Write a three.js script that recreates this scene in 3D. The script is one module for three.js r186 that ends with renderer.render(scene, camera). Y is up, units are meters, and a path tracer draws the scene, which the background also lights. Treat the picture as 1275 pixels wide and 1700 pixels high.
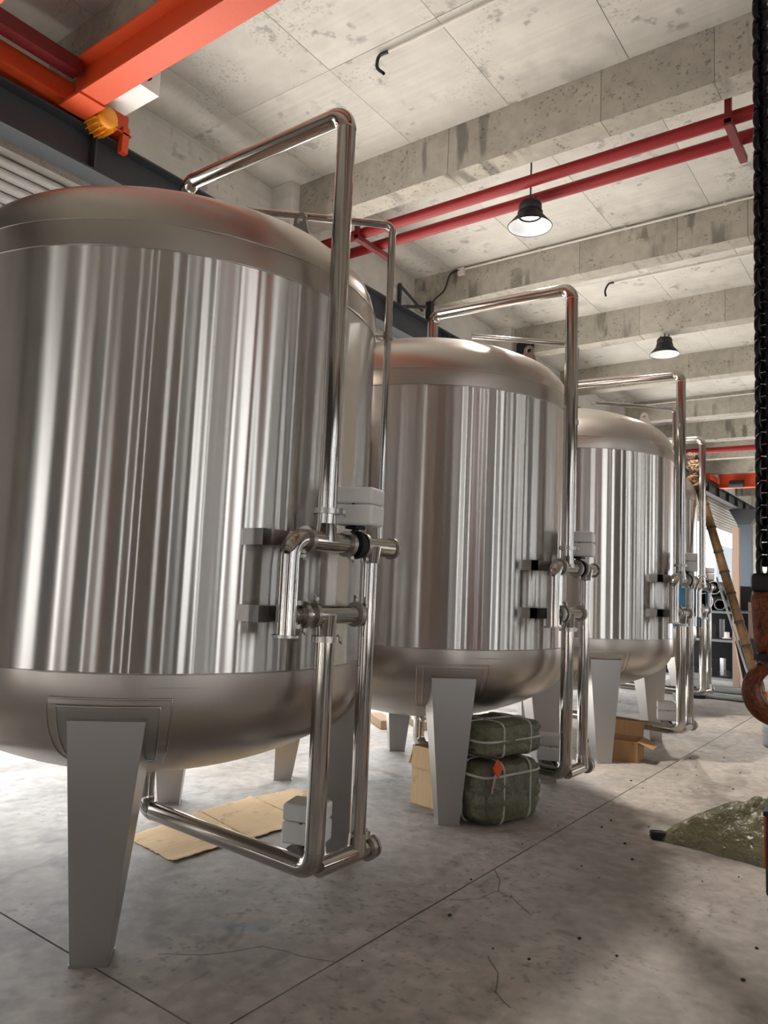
import * as THREE from 'three';
import { RoundedBoxGeometry } from 'three/addons/geometries/RoundedBoxGeometry.js';
import { mergeGeometries, mergeVertices } from 'three/addons/utils/BufferGeometryUtils.js';
import { RectAreaLightUniformsLib } from 'three/addons/lights/RectAreaLightUniformsLib.js';
RectAreaLightUniformsLib.init();

// ---------------------------------------------------------------- camera, sky, exposure
const scene = new THREE.Scene();
const camera = new THREE.PerspectiveCamera(2 * Math.atan(850 / 1236.3) * 180 / Math.PI, 1275 / 1700, 0.05, 200);
camera.rotation.order = 'YXZ';
camera.position.set(0, 1.6, 0);
camera.rotation.set(5.70 * Math.PI / 180, 36.504 * Math.PI / 180, 2.475 * Math.PI / 180);
const renderer = new THREE.WebGLRenderer({ antialias: true });
renderer.toneMapping = THREE.LinearToneMapping;
renderer.toneMappingExposure = 1.3;
renderer.shadowMap.enabled = true;
scene.background = new THREE.Color(0.95, 0.975, 1.0);       // bright overcast sky
scene.backgroundIntensity = 3.2;
const sun = new THREE.DirectionalLight(0xfffaf4, 26);        // high sun along the length of the hall: it lights the yard, not the floor inside
sun.position.set(0.6, 30, 22); sun.target.position.set(0, 0, 0); sun.castShadow = true;
sun.shadow.mapSize.set(2048, 2048); Object.assign(sun.shadow.camera, { left: -45, right: 45, top: 45, bottom: -45, near: 1, far: 120 }); scene.add(sun, sun.target);

// ---------------------------------------------------------------- helpers
const PI = Math.PI, V = (x, y, z) => new THREE.Vector3(x, y, z);
let seed = 12345;
const rnd = () => { seed = (seed * 1664525 + 1013904223) >>> 0; return seed / 4294967296; };
const rr = (a, b) => a + (b - a) * rnd();
const ord = ['first', 'second', 'third', 'fourth', 'fifth', 'sixth', 'seventh', 'eighth', 'ninth', 'tenth', 'eleventh', 'twelfth', 'thirteenth', 'fourteenth'];
const taken = {};
function numbered(n) { if (!(n in taken)) { taken[n] = 0; return n; } return n + '_' + String(++taken[n]).padStart(3, '0'); }
function tag(o, label, category, group, kind) {
  o.userData = { label, category };
  if (group) o.userData.group = group;
  if (kind) o.userData.kind = kind;
  return o;
}
function shadows(o) { o.traverse((c) => { if (c.isMesh) { c.castShadow = true; c.receiveShadow = true; } }); return o; }
function thing(name, label, category, pos = [0, 0, 0], turn = 0, group, kind) {
  const o = new THREE.Group(); o.name = numbered(name); o.position.set(...pos); o.rotation.y = turn; scene.add(o);
  return tag(o, label, category, group, kind);
}
function part(name, geo, mat, parent, pos, rot) {
  const m = new THREE.Mesh(geo, mat); m.name = name; m.castShadow = m.receiveShadow = true;
  if (pos) m.position.set(...pos);
  if (rot) m.rotation.set(...rot);
  parent.add(m); return m;
}
function single(name, geo, mat, label, category, pos, rot, group, kind) {
  const m = part(numbered(name), geo, mat, scene, pos, rot); return tag(m, label, category, group, kind);
}
function boxUV(g, off = [0, 0]) {               // texture coordinates in metres from position and normal
  const p = g.attributes.position, n = g.attributes.normal, uv = new Float32Array(p.count * 2);
  for (let i = 0; i < p.count; i++) {
    const ax = Math.abs(n.getX(i)), ay = Math.abs(n.getY(i)), az = Math.abs(n.getZ(i));
    let u, v;
    if (ay >= ax && ay >= az) { u = p.getX(i); v = p.getZ(i); } else if (ax >= az) { u = p.getZ(i); v = p.getY(i); } else { u = p.getX(i); v = p.getY(i); }
    uv[2 * i] = u + off[0]; uv[2 * i + 1] = v + off[1];
  }
  g.setAttribute('uv', new THREE.BufferAttribute(uv, 2)); return g;
}
const box = (w, h, d, off) => boxUV(new THREE.BoxGeometry(w, h, d), off);
const boxAt = (x0, x1, y0, y1, z0, z1) => boxUV(new THREE.BoxGeometry(Math.abs(x1 - x0), Math.abs(y1 - y0), Math.abs(z1 - z0)).translate((x0 + x1) / 2, (y0 + y1) / 2, (z0 + z1) / 2));
const rbox = (w, h, d, r = 0.01, s = 2) => new RoundedBoxGeometry(w, h, d, s, r);
function cyl(a, b, r, seg = 28, r2 = r, open = false) {
  const d = b.clone().sub(a), l = d.length();
  const g = new THREE.CylinderGeometry(r2, r, l, seg, 1, open);
  g.applyQuaternion(new THREE.Quaternion().setFromUnitVectors(V(0, 1, 0), d.normalize()));
  g.translate((a.x + b.x) / 2, (a.y + b.y) / 2, (a.z + b.z) / 2); return g;
}
class Bend extends THREE.Curve {
  constructor(P, d1, d2, b) { super(); this.c = P.clone().addScaledVector(d1, -b).addScaledVector(d2, b); this.d1 = d1; this.d2 = d2; this.b = b; }
  getPoint(t, o = new THREE.Vector3()) { const a = t * PI / 2; return o.copy(this.c).addScaledVector(this.d2, -this.b * Math.cos(a)).addScaledVector(this.d1, this.b * Math.sin(a)); }
}
const elbow = (P, d1, d2, b, r) => new THREE.TubeGeometry(new Bend(P, d1, d2, b), 18, r, 28);
function bar(a, b, w, h, up = V(0, 1, 0)) {      // square bar from a to b
  const d = b.clone().sub(a), l = d.length(), g = new THREE.BoxGeometry(w, h, l);
  const m = new THREE.Matrix4().lookAt(b, a, up); g.applyMatrix4(m); g.translate((a.x + b.x) / 2, (a.y + b.y) / 2, (a.z + b.z) / 2); return boxUV(g);
}
function hexa(c) {                               // 8 corners: 0-3 bottom loop, 4-7 top loop
  const f = [[0, 1, 2, 3], [7, 6, 5, 4], [0, 4, 5, 1], [1, 5, 6, 2], [2, 6, 7, 3], [3, 7, 4, 0]], p = [];
  for (const q of f) for (const i of [q[0], q[1], q[2], q[0], q[2], q[3]]) p.push(...c[i]);
  const g = new THREE.BufferGeometry(); g.setAttribute('position', new THREE.Float32BufferAttribute(p, 3)); g.computeVertexNormals(); return boxUV(g);
}
const lathe = (pts, seg = 48) => new THREE.LatheGeometry(pts.map((p) => new THREE.Vector2(p[0], p[1])), seg);

// ---------------------------------------------------------------- noise and textures
function hash(ix, iy, s) { let h = (ix * 374761393 + iy * 668265263 + s * 974711) | 0; h = Math.imul(h ^ (h >>> 13), 1274126177); h ^= h >>> 16; return (h >>> 0) / 4294967296; }
function vnoise(x, y, per, s) {
  const x0 = Math.floor(x), y0 = Math.floor(y), fx = x - x0, fy = y - y0, sx = fx * fx * (3 - 2 * fx), sy = fy * fy * (3 - 2 * fy);
  const m = (a) => ((a % per) + per) % per, a = hash(m(x0), m(y0), s), b = hash(m(x0 + 1), m(y0), s), c = hash(m(x0), m(y0 + 1), s), d = hash(m(x0 + 1), m(y0 + 1), s);
  return a + (b - a) * sx + (c - a) * sy + (a - b - c + d) * sx * sy;
}
function fbm(u, v, f, o, s) { let t = 0, a = 0.5, n = 0; for (let i = 0; i < o; i++) { t += a * vnoise(u * f, v * f, f, s + i * 17); n += a; a *= 0.5; f *= 2; } return t / n; }
const clamp = (x, a = 0, b = 1) => Math.min(b, Math.max(a, x));
const smooth = (a, b, x) => { const t = clamp((x - a) / (b - a)); return t * t * (3 - 2 * t); };
function texture(n, fn, metres, srgb = true) {
  const d = new Uint8Array(n * n * 4);
  for (let y = 0; y < n; y++) for (let x = 0; x < n; x++) {
    const c = fn(x / n, y / n), i = 4 * (y * n + x);
    d[i] = clamp(c[0]) * 255; d[i + 1] = clamp(c[1]) * 255; d[i + 2] = clamp(c[2]) * 255; d[i + 3] = 255;
  }
  const t = new THREE.DataTexture(d, n, n); t.wrapS = t.wrapT = THREE.RepeatWrapping; t.magFilter = THREE.LinearFilter; t.minFilter = THREE.LinearMipmapLinearFilter; t.generateMipmaps = true;
  t.repeat.set(1 / metres, 1 / metres); if (srgb) t.colorSpace = THREE.SRGBColorSpace; t.needsUpdate = true; return t;
}
const grey = (v) => [v, v, v];
const ceilTex = texture(1024, (u, v) => {
  let k = 0.80 + 0.07 * (fbm(u, v, 3, 5, 3) - 0.5) + 0.07 * (fbm(u, v, 24, 4, 9) - 0.5) + 0.05 * (vnoise(u * 6, v * 150, 150, 15) - 0.5) * fbm(u, v, 5, 2, 18);
  const st = smooth(0.62, 0.85, fbm(u, v, 8, 6, 31)) * 0.10, sp = smooth(0.55, 0.95, fbm(u, v, 200, 2, 5)) * smooth(0.5, 0.66, fbm(u, v, 9, 4, 8)) * 0.15;
  const dr = smooth(0.60, 0.80, fbm(u, v, 40, 4, 77)) * smooth(0.5, 0.66, fbm(u, v, 7, 4, 12)) * 0.16;
  k -= st + sp + dr; return [k, k * 0.983, k * 0.95];
}, 3.7);
const beamTex = texture(1024, (u, v) => {
  let k = 0.665 + 0.13 * (fbm(u, v, 5, 5, 43) - 0.5) + 0.08 * (fbm(u, v, 40, 3, 49) - 0.5);
  const streak = smooth(0.55, 0.75, fbm(u, v * 0.25 + 0.1, 24, 4, 61)) * smooth(0.4, 0.62, fbm(u, v, 4, 3, 66)) * 0.17;
  const pit = smooth(0.62, 0.92, fbm(u, v, 130, 2, 55)) * smooth(0.45, 0.62, fbm(u, v, 14, 4, 57)) * 0.20;
  k -= streak + pit; return [k, k * 0.965, k * 0.905];
}, 3.1);
const concBump = texture(512, (u, v) => grey(0.5 + 0.5 * (fbm(u, v, 12, 5, 91) - 0.5) - 0.3 * smooth(0.82, 0.87, vnoise(u * 70, v * 70, 70, 95))), 1.7, false);
const cracks = [                                   // hairline cracks in the floor slab, (x, z) in metres
  [[-2.09, -2.62], [-2.24, -2.56], [-2.42, -2.52], [-2.47, -2.42], [-2.55, -2.30], [-2.70, -2.18]],
  [[-2.09, -4.05], [-1.99, -3.92], [-1.93, -3.78], [-1.95, -3.62], [-2.06, -3.50]], [[-1.93, -3.78], [-1.82, -3.74], [-1.66, -3.62]],
  [[-1.62, -3.1], [-1.52, -3.0], [-1.46, -2.86], [-1.36, -2.80]],
];
const FT = 9, floorTex = texture(2048, (u, v) => {
  const x = u * FT - 8, z = v * FT - 9;             // this tile covers x -8..1, z -9..0
  const broad = fbm(u, v, 5, 5, 101), mid = fbm(u, v, 22, 5, 107), fine = fbm(u, v, 160, 3, 113);
  let k = 0.66 + 0.14 * (broad - 0.5) + 0.14 * (mid - 0.5) + 0.16 * (fine - 0.5);
  k -= 0.10 * smooth(0.52, 0.78, fbm(u, v, 8, 6, 131));                     // oil-grey patches
  k -= 0.13 * smooth(0.60, 0.92, fbm(u, v, 330, 2, 137)) * smooth(0.45, 0.65, mid);   // grit
  k -= 0.09 * smooth(0.58, 0.74, fbm(u + 0.10 * broad, v * 0.5 + 0.05 * mid, 60, 4, 139)) * smooth(0.4, 0.6, fbm(u, v, 12, 3, 141));      // scrapes
  k += 0.05 * smooth(0.55, 0.8, fbm(u, v, 13, 5, 149));
  let c = [k, k * 0.965, k * 0.93];
  const warm = smooth(0.45, 0.65, fbm(u, v, 7, 3, 151)); c = [c[0], c[1] * (1 - 0.012 * warm), c[2] * (1 - 0.03 * warm)];
  // old paint: an orange and a blue stroke behind the second tank, grains of blue near the first leg
  const pa = (x0, z0, x1, z1, w) => { const dx = x1 - x0, dz = z1 - z0, t = clamp(((x - x0) * dx + (z - z0) * dz) / (dx * dx + dz * dz)); return smooth(w, w * 0.4, Math.hypot(x - x0 - t * dx, z - z0 - t * dz)) * smooth(0.38, 0.6, mid); };
  const o = pa(-4.75, -6.25, -4.25, -6.4, 0.07) * 0.5, b = pa(-4.2, -5.75, -3.75, -6.05, 0.10) * 0.4 + pa(-2.75, -2.5, -2.55, -2.62, 0.05) * 0.25;
  c = [c[0] * (1 - o) + 0.9 * o, c[1] * (1 - o) + 0.62 * o, c[2] * (1 - o) + 0.36 * o];
  c = [c[0] * (1 - b) + 0.40 * b, c[1] * (1 - b) + 0.52 * b, c[2] * (1 - b) + 0.68 * b];
  if (x > -2.9 && x < -1.2 && z > -4.2 && z < -2) {
    const jx = x + 0.02 * (fbm(u, v, 90, 3, 171) - 0.5), jz = z + 0.02 * (fbm(u, v, 90, 3, 173) - 0.5); let dm = 1;
    for (const L of cracks) for (let i = 0; i + 1 < L.length; i++) {
      const [x0, z0] = L[i], [x1, z1] = L[i + 1], dx = x1 - x0, dz = z1 - z0, t = clamp(((jx - x0) * dx + (jz - z0) * dz) / (dx * dx + dz * dz));
      dm = Math.min(dm, Math.hypot(jx - x0 - t * dx, jz - z0 - t * dz));
    }
    const q = smooth(0.0045, 0.001, dm) * 0.45; c = c.map((e) => e * (1 - q));
  }
  return c;
}, FT);
floorTex.offset.set(8 / FT, 9 / FT);
const floorBump = texture(1024, (u, v) => grey(0.5 + 0.5 * (fbm(u, v, 30, 5, 181) - 0.5) + 0.25 * (vnoise(u * 200, v * 200, 200, 187) - 0.5)), 3, false);
const brushTex = texture(512, (u, v) => grey(0.31 + 0.10 * (fbm(u, v, 4, 3, 201) - 0.5)), 1.2, false);
const rustTex = texture(512, (u, v) => { const a = fbm(u, v, 8, 5, 211), b = smooth(0.4, 0.65, fbm(u, v, 20, 4, 213)); return [0.50 + 0.28 * (a - 0.5) - 0.16 * b, 0.25 + 0.2 * (a - 0.5) - 0.09 * b, 0.13 + 0.1 * (a - 0.5) - 0.05 * b]; }, 0.4);
const caneTex = texture(512, (u, v) => { const a = fbm(u, v, 4, 5, 221), b = smooth(0.45, 0.8, fbm(u, v, 5, 4, 223)), k = 0.44 + 0.2 * (a - 0.5) - 0.12 * b; return [k, k * 0.74, k * 0.45]; }, 1);
const cardTex = texture(512, (u, v) => { const k = 0.87 + 0.06 * (fbm(u, v, 6, 4, 231) - 0.5) + 0.05 * (vnoise(u * 120, v * 3, 120, 233) - 0.5) - 0.1 * smooth(0.66, 0.8, fbm(u, v, 9, 4, 235)); return [k, k * 0.865, k * 0.68]; }, 0.8);
const tarpBump = texture(512, (u, v) => { const r = (f, s) => 1 - Math.abs(2 * fbm(u, v, f, 4, s) - 1); return grey(0.6 * r(5, 241) + 0.4 * r(12, 247)); }, 0.5, false);
const tarpTex = texture(512, (u, v) => { const k = 0.43 + 0.10 * (fbm(u, v, 6, 4, 251) - 0.5) + 0.05 * (vnoise(u * 200, v * 200, 200, 253) - 0.5); return [k * 0.99, k, k * 0.79]; }, 0.7);
const paintBump = texture(256, (u, v) => grey(fbm(u, v, 24, 3, 261)), 0.5, false);

const std = (o) => new THREE.MeshStandardMaterial(o), phy = (o) => new THREE.MeshPhysicalMaterial(o);
const C = (r, g, b) => new THREE.Color().setRGB(r, g, b);
const M = {
  ceil: [1, 0.96, 1.03, 0.985].map((k) => std({ map: ceilTex, color: C(k, k, k * 0.99), roughness: 0.9, bumpMap: concBump, bumpScale: 0.003 })),
  beam: [1, 0.93, 1.05].map((k) => std({ map: beamTex, color: C(k, k, k * 0.985), roughness: 0.92, bumpMap: concBump, bumpScale: 0.004 })),
  wall: std({ map: ceilTex, color: C(1.0, 1.0, 1.0), roughness: 0.9, bumpMap: concBump, bumpScale: 0.003 }),
  floor: std({ map: floorTex, roughness: 0.62, bumpMap: floorBump, bumpScale: 0.003 }),
  joint: std({ color: 0x2c2a28, roughness: 1 }),
  pave: std({ color: C(0.52, 0.51, 0.49), roughness: 0.95 }),
  mirror: phy({ color: C(0.66, 0.64, 0.615), metalness: 1, roughness: 0.27, anisotropy: 1.0 }),
  dome: std({ color: C(0.53, 0.49, 0.45), metalness: 1, roughness: 1, roughnessMap: brushTex }),
  leg: std({ color: C(0.45, 0.435, 0.42), metalness: 1, roughness: 1.15, roughnessMap: brushTex }),
  pipe: std({ color: C(0.55, 0.525, 0.495), metalness: 1, roughness: 0.10 }),
  weld: std({ color: C(0.52, 0.50, 0.475), metalness: 1, roughness: 0.28 }),
  bracket: std({ color: C(0.45, 0.43, 0.41), metalness: 1, roughness: 0.28 }),
  black: std({ color: 0x17171a, roughness: 0.55 }),
  rubber: std({ color: 0x0e0e0e, roughness: 0.8 }),
  chain: std({ color: 0x0b0b0c, roughness: 0.32, metalness: 0.3 }),
  white: std({ color: C(0.83, 0.83, 0.82), roughness: 0.55 }),
  steelDark: std({ color: C(0.036, 0.040, 0.046), roughness: 0.65, bumpMap: paintBump, bumpScale: 0.001 }),
  steelBlue: std({ color: C(0.055, 0.072, 0.092), roughness: 0.6 }),
  orange: std({ color: C(0.62, 0.068, 0.012), roughness: 0.5, bumpMap: paintBump, bumpScale: 0.001 }),
  red: std({ color: C(0.27, 0.006, 0.010), roughness: 0.55, bumpMap: paintBump, bumpScale: 0.001 }),
  darkRed: std({ color: C(0.16, 0.008, 0.010), roughness: 0.5 }),
  yellow: std({ color: C(0.80, 0.30, 0.015), roughness: 0.4 }),
  conduit: std({ color: C(0.72, 0.68, 0.63), roughness: 0.5 }),
  shutter: std({ color: C(0.66, 0.64, 0.61), roughness: 0.45, metalness: 0.1 }),
  rust: std({ map: rustTex, roughness: 0.45, metalness: 0.2, bumpMap: concBump, bumpScale: 0.002 }),
  cane: std({ map: caneTex, roughness: 0.5 }),
  caneNode: std({ color: C(0.06, 0.035, 0.018), roughness: 0.7 }),
  card: std({ map: cardTex, roughness: 0.9 }),
  cardDark: std({ map: cardTex, color: C(0.62, 0.50, 0.40), roughness: 0.9 }),
  tarp: std({ map: tarpTex, roughness: 0.42, bumpMap: tarpBump, bumpScale: 0.02 }),
  bagFilm: std({ map: tarpTex, color: C(1.15, 1.1, 1.0), roughness: 0.26, bumpMap: tarpBump, bumpScale: 0.025 }),
  strap: std({ color: C(0.55, 0.56, 0.52), roughness: 0.5 }),
  tagOrange: std({ color: C(0.75, 0.10, 0.015), roughness: 0.7 }),
  tagPink: std({ color: C(0.62, 0.42, 0.46), roughness: 0.7 }),
  beige: std({ color: C(0.56, 0.40, 0.31), roughness: 0.75 }),
  greyPlastic: std({ color: C(0.30, 0.31, 0.32), roughness: 0.7, bumpMap: paintBump, bumpScale: 0.004 }),
  galv: std({ color: C(0.55, 0.56, 0.57), roughness: 0.35, metalness: 0.85 }),
  blackPipe: std({ color: C(0.035, 0.035, 0.038), roughness: 0.5 }),
  blueFilm: std({ color: C(0.03, 0.22, 0.46), roughness: 0.35 }),
  glow: std({ color: 0xffffff, emissive: C(1, 0.98, 0.95), emissiveIntensity: 3.2, roughness: 0.5 }),
  reflector: std({ color: C(0.85, 0.87, 0.9), roughness: 0.4, side: THREE.DoubleSide }),
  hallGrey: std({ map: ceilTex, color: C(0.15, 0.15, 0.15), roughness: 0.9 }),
  gate: std({ color: C(0.30, 0.12, 0.07), roughness: 0.6 }),
  wood: std({ color: C(0.28, 0.19, 0.11), roughness: 0.8 }),
  brown: std({ color: C(0.10, 0.035, 0.018), roughness: 0.6 }),
};

// ---------------------------------------------------------------- the hall
const XW = -5.89, XR = 9.0, ZB = 8.0, ZF = -33.0, HC = 6.0, WT = 0.3;
// floor: concrete slabs with open joints
{
  const f = thing('floor', 'worn grey concrete floor cast in large slabs', 'floor', [0, 0, 0], 0, null, 'structure');
  const xs = [XW - WT, -2.09, 1.9, 5.5, XR + WT], zs = [ZB + WT, -1.93, -11.2, -20.4, ZF - WT], g = 0.0045;
  for (let i = 0; i + 1 < xs.length; i++) for (let j = 0; j + 1 < zs.length; j++)
    part('slab', boxAt(xs[i] + g, xs[i + 1] - g, -0.1, 0, zs[j] - g, zs[j + 1] + g), M.floor, f);
  part('joint_bed', boxAt(xs[0], xs[4], -0.2, -0.1 + 0.06, zs[0], zs[4]), M.joint, f);
}
single('ground', boxAt(-70, 70, -0.6, -0.21, -80, 60), M.pave, 'pale paved yard outside the hall', 'ground', null, null, null, 'structure');
// ceiling: slab and the imprints of formwork panels
const beamZ = [5.3, 2.55, -0.2, -2.95, -5.70, -8.46, -11.0, -13.65, -16.65, -19.2, -21.9, -24.5, -27.2, -30], BW = 0.25, BD = 0.46;
{
  const c = thing('ceiling', 'pale concrete ceiling slab marked by formwork panels', 'ceiling', [0, 0, 0], 0, null, 'structure');
  part('slab', boxAt(XW - WT, XR + WT, HC + 0.012, HC + 0.3, ZB + WT, ZF - WT), M.ceil[0], c);
  const geos = {};
  for (let b = 2; b + 1 < beamZ.length; b++) {
    const za = beamZ[b] - BW, zb = beamZ[b + 1], n = 2, dz = (za - zb) / n, xs = [-5.89, -5.25, -4.08, -3.0, -1.91, -0.83, 0.25, 1.33];
    for (let i = 0; i + 1 < xs.length; i++) for (let k = 0; k < n; k++) {
      const w = xs[i + 1] - xs[i] - 0.005, d = dz - 0.005, v = Math.floor(rr(0, 3)), key = w.toFixed(2) + d.toFixed(2) + v;
      geos[key] ??= box(w, 0.012, d, [rr(0, 4), rr(0, 4)]);
      part('panel', geos[key], M.ceil[Math.floor(rr(0, 4))], c, [(xs[i] + xs[i + 1]) / 2, HC + 0.006 - rr(0, 0.003), za - dz * (k + 0.5)]);
    }
  }
}
beamZ.forEach((z, i) => {
  const nth = ['', '', '', 'behind the orange crane girder', 'in front of the twin red pipes', 'carrying a white conduit along its top', 'third beam beyond the red pipes', 'beam above the far lamp', 'beam with conduit above the third tank', '', '', '', '', ''][i];
  const g = thing('ceiling_beam', nth ? 'brown grey concrete ceiling beam ' + nth : ord[i] + ' concrete ceiling beam counted from the entrance', 'beam', [0, 0, z], 0, 'ceiling beams', 'structure');
  const xs = [XW, -4.9 - rr(0, .4), -3.5 + rr(-.3, .3), -2.25 + rr(-.2, .3), -1.45 + rr(-.1, .3), 0.4, 2.2, 4.0, 5.8, 7.4, XR];
  for (let k = 0; k + 1 < xs.length; k++) part('segment', boxUV(new THREE.BoxGeometry(xs[k + 1] - xs[k] - 0.004, BD + rr(0, 0.006), BW + rr(-.004, .004)).translate((xs[k] + xs[k + 1]) / 2, HC - BD / 2, -BW / 2), [i * 1.3, i * 0.7]), M.beam[(i + k) % 3], g);
});
// columns along both long walls
const colZ = [5.3, -0.2, -5.70, -11.0, -16.65];
colZ.forEach((z, i) => {
  for (const s of [0, 1]) {
    const x = s ? XR - 0.15 : XW + 0.1;
    single('column', boxAt(x - 0.22, x + 0.22, 0, HC - 0.002, z + 0.13, z - BW - 0.13), s ? M.hallGrey : M.wall, `${ord[i]} square concrete column of the ${s ? 'window' : 'shutter'} wall from the entrance`, 'column', null, null, 'wall columns', 'structure');
  }
});
// left wall: a strip over the shutter doors, piers between them
const bays = []; { const e = [ZB, ...colZ.map((z) => z - BW / 2), ZF]; for (let i = 0; i + 1 < e.length; i++) bays.push([e[i] - (i ? 0.38 : 0.3), e[i + 1] + (i + 2 < e.length ? 0.38 : 0.3)]); }
{
  const w = thing('wall_left', 'pale concrete wall above the roller shutter doors', 'wall', [0, 0, 0], 0, null, 'structure');
  part('lintel', boxAt(XW - WT, XW, 4.95, HC - 0.001, ZB, ZF), M.wall, w);
  let z = ZB; for (const [a, b] of [...bays, [ZF, ZF]]) { if (z - a > 0.01) part('pier', boxAt(XW - WT, XW, 0, 4.949, z, a), M.wall, w); z = b; }
  bays.forEach(([a, b], i) => {
    const d = thing('door_' + (i + 1), `${i < 2 ? 'closed' : 'raised'} roller shutter in the ${ord[i]} door opening of the left wall`, 'shutter', [XW - 0.12, 0, (a + b) / 2], 0, 'roller shutters', 'structure');  // closed ones are out of view, shut to darken tank and foreground
    const L = a - b - 0.02, n = i < 2 ? 49 : 8, hs = 0.098, sh = new THREE.Shape();          // curved slat section
    sh.moveTo(0, 0); sh.quadraticCurveTo(0.065, hs * 0.5, 0.0, hs - 0.009); sh.lineTo(-0.012, hs - 0.009); sh.lineTo(-0.012, 0); sh.closePath();
    const sg = new THREE.ExtrudeGeometry(sh, { depth: L, bevelEnabled: false, curveSegments: 6 }); sg.translate(0, 0, -L / 2);
    for (let k = 0; k < n; k++) part('slat', sg, M.shutter, d, [0, 4.95 - (k + 1) * hs, 0]);
    part('added_dark_sheet', box(0.006, n * hs, L), M.steelDark, d, [-0.02, 4.95 - n * hs / 2, 0]);  // added dark backing: stops light between the slats and darkens their gaps
    part('bottom_rail', box(0.05, 0.07, L), M.shutter, d, [0, 4.95 - n * hs - 0.036, 0]);
    for (const s of [-1, 1]) part('guide_rail', box(0.09, 4.9, 0.05), M.steelDark, d, [0.04, 2.45, s * (L / 2 + 0.0)]);
  });
}
// right wall, out of view: windows placed to put bright streaks on the tanks
{
  const W = M.hallGrey, w = thing('unseen_wall_right', 'unseen concrete wall opposite the tanks, tall windows placed to streak their reflections', 'wall', [0, 0, 0], 0, null, 'structure');
  part('lintel', boxAt(XR, XR + WT, 5.0, HC - 0.001, ZB, ZF), W, w);
  part('parapet', boxAt(XR, XR + WT, 0, 0.35, ZB, ZF), W, w);
  let z = ZB, i = 0; const ws = [0.9, 0.45, 1.1, 0.5, 1.4, 0.7, 0.4], gs = [1.3, 0.8, 1.7, 0.7, 1.2, 1.8, 0.9];
  while (z > ZF + 3) { const g = gs[i % 7], o = ws[i % 7]; part('pier', boxAt(XR, XR + WT, 0.35, 5.0, z, z - g), W, w); z -= g + o; i++; }
  part('pier', boxAt(XR, XR + WT, 0.35, 5.0, z, ZF), W, w);
  const wb = thing('unseen_wall_back', 'unseen concrete gable wall behind the camera, gate openings placed for tank reflections', 'wall', [0, 0, 0], 0, null, 'structure');  // out of view: openings and leaves placed to band the tank reflections
  part('lintel', boxAt(XW - WT, XR + WT, 3.6, HC - 0.001, ZB, ZB + WT), W, wb);
  for (const [a, b] of [[XW - WT, -5.0], [-4.3, -2.9], [-1.7, 0.3], [0.75, 3.6], [4.3, XR + WT]]) part('pier', boxAt(a, b, 0, 3.6, ZB, ZB + WT), W, wb);
  for (const [a, b, m] of [[-2.9, -2.35, M.gate], [0.9, 2.2, M.gate], [2.4, 3.3, M.steelDark], [4.6, 6.6, M.gate]]) part('unseen_gate_leaf', boxAt(a, b, 0.02, 3.55, ZB - 0.02, ZB - 0.1), m, wb);  // unseen brown and dark leaves, placed as bands mirrored in the first tank
  const wf = thing('wall_front', 'pale far end wall of the hall with a bright doorway', 'wall', [0, 0, 0], 0, null, 'structure');
  part('lintel', boxAt(XW - WT, XR + WT, 4.0, HC - 0.001, ZF, ZF - WT), M.wall, wf);
  for (const [a, b] of [[XW - WT, -4.7], [-4.1, -2.0], [2.5, XR + WT]]) part('pier', boxAt(a, b, 0, 4.0, ZF, ZF - WT), M.wall, wf);
}

// ---------------------------------------------------------------- stainless tanks
const R = 1.189, YB = 1.184, YT = 3.066, FL = 0.10, RC = 2.14, RK = 0.31, PH = Math.asin((R - RK) / (RC - RK)), DH = RC - (RC - RK) * Math.cos(PH);
function headProfile(n1 = 10, n2 = 18) {           // torispherical head: radius and height above the flange top, from rim to crown
  const p = [];
  for (let i = 0; i <= n1; i++) { const a = (i / n1) * (PI / 2 - PH); p.push([R - RK + RK * Math.cos(a), RK * Math.sin(a)]); }
  for (let i = 1; i <= n2; i++) { const a = PH * (1 - i / n2); p.push([RC * Math.sin(a), DH - RC + RC * Math.cos(a)]); }
  return p;
}
const HP = headProfile();
function headR(h) { for (let i = 0; i + 1 < HP.length; i++) if (h <= HP[i + 1][1]) { const t = (h - HP[i][1]) / (HP[i + 1][1] - HP[i][1]); return HP[i][0] + t * (HP[i + 1][0] - HP[i][0]); } return 0; }
function headH(r) { for (let i = 0; i + 1 < HP.length; i++) if (r >= HP[i + 1][0]) { const t = (HP[i][0] - r) / (HP[i][0] - HP[i + 1][0]); return HP[i][1] + t * (HP[i + 1][1] - HP[i][1]); } return DH; }
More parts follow.
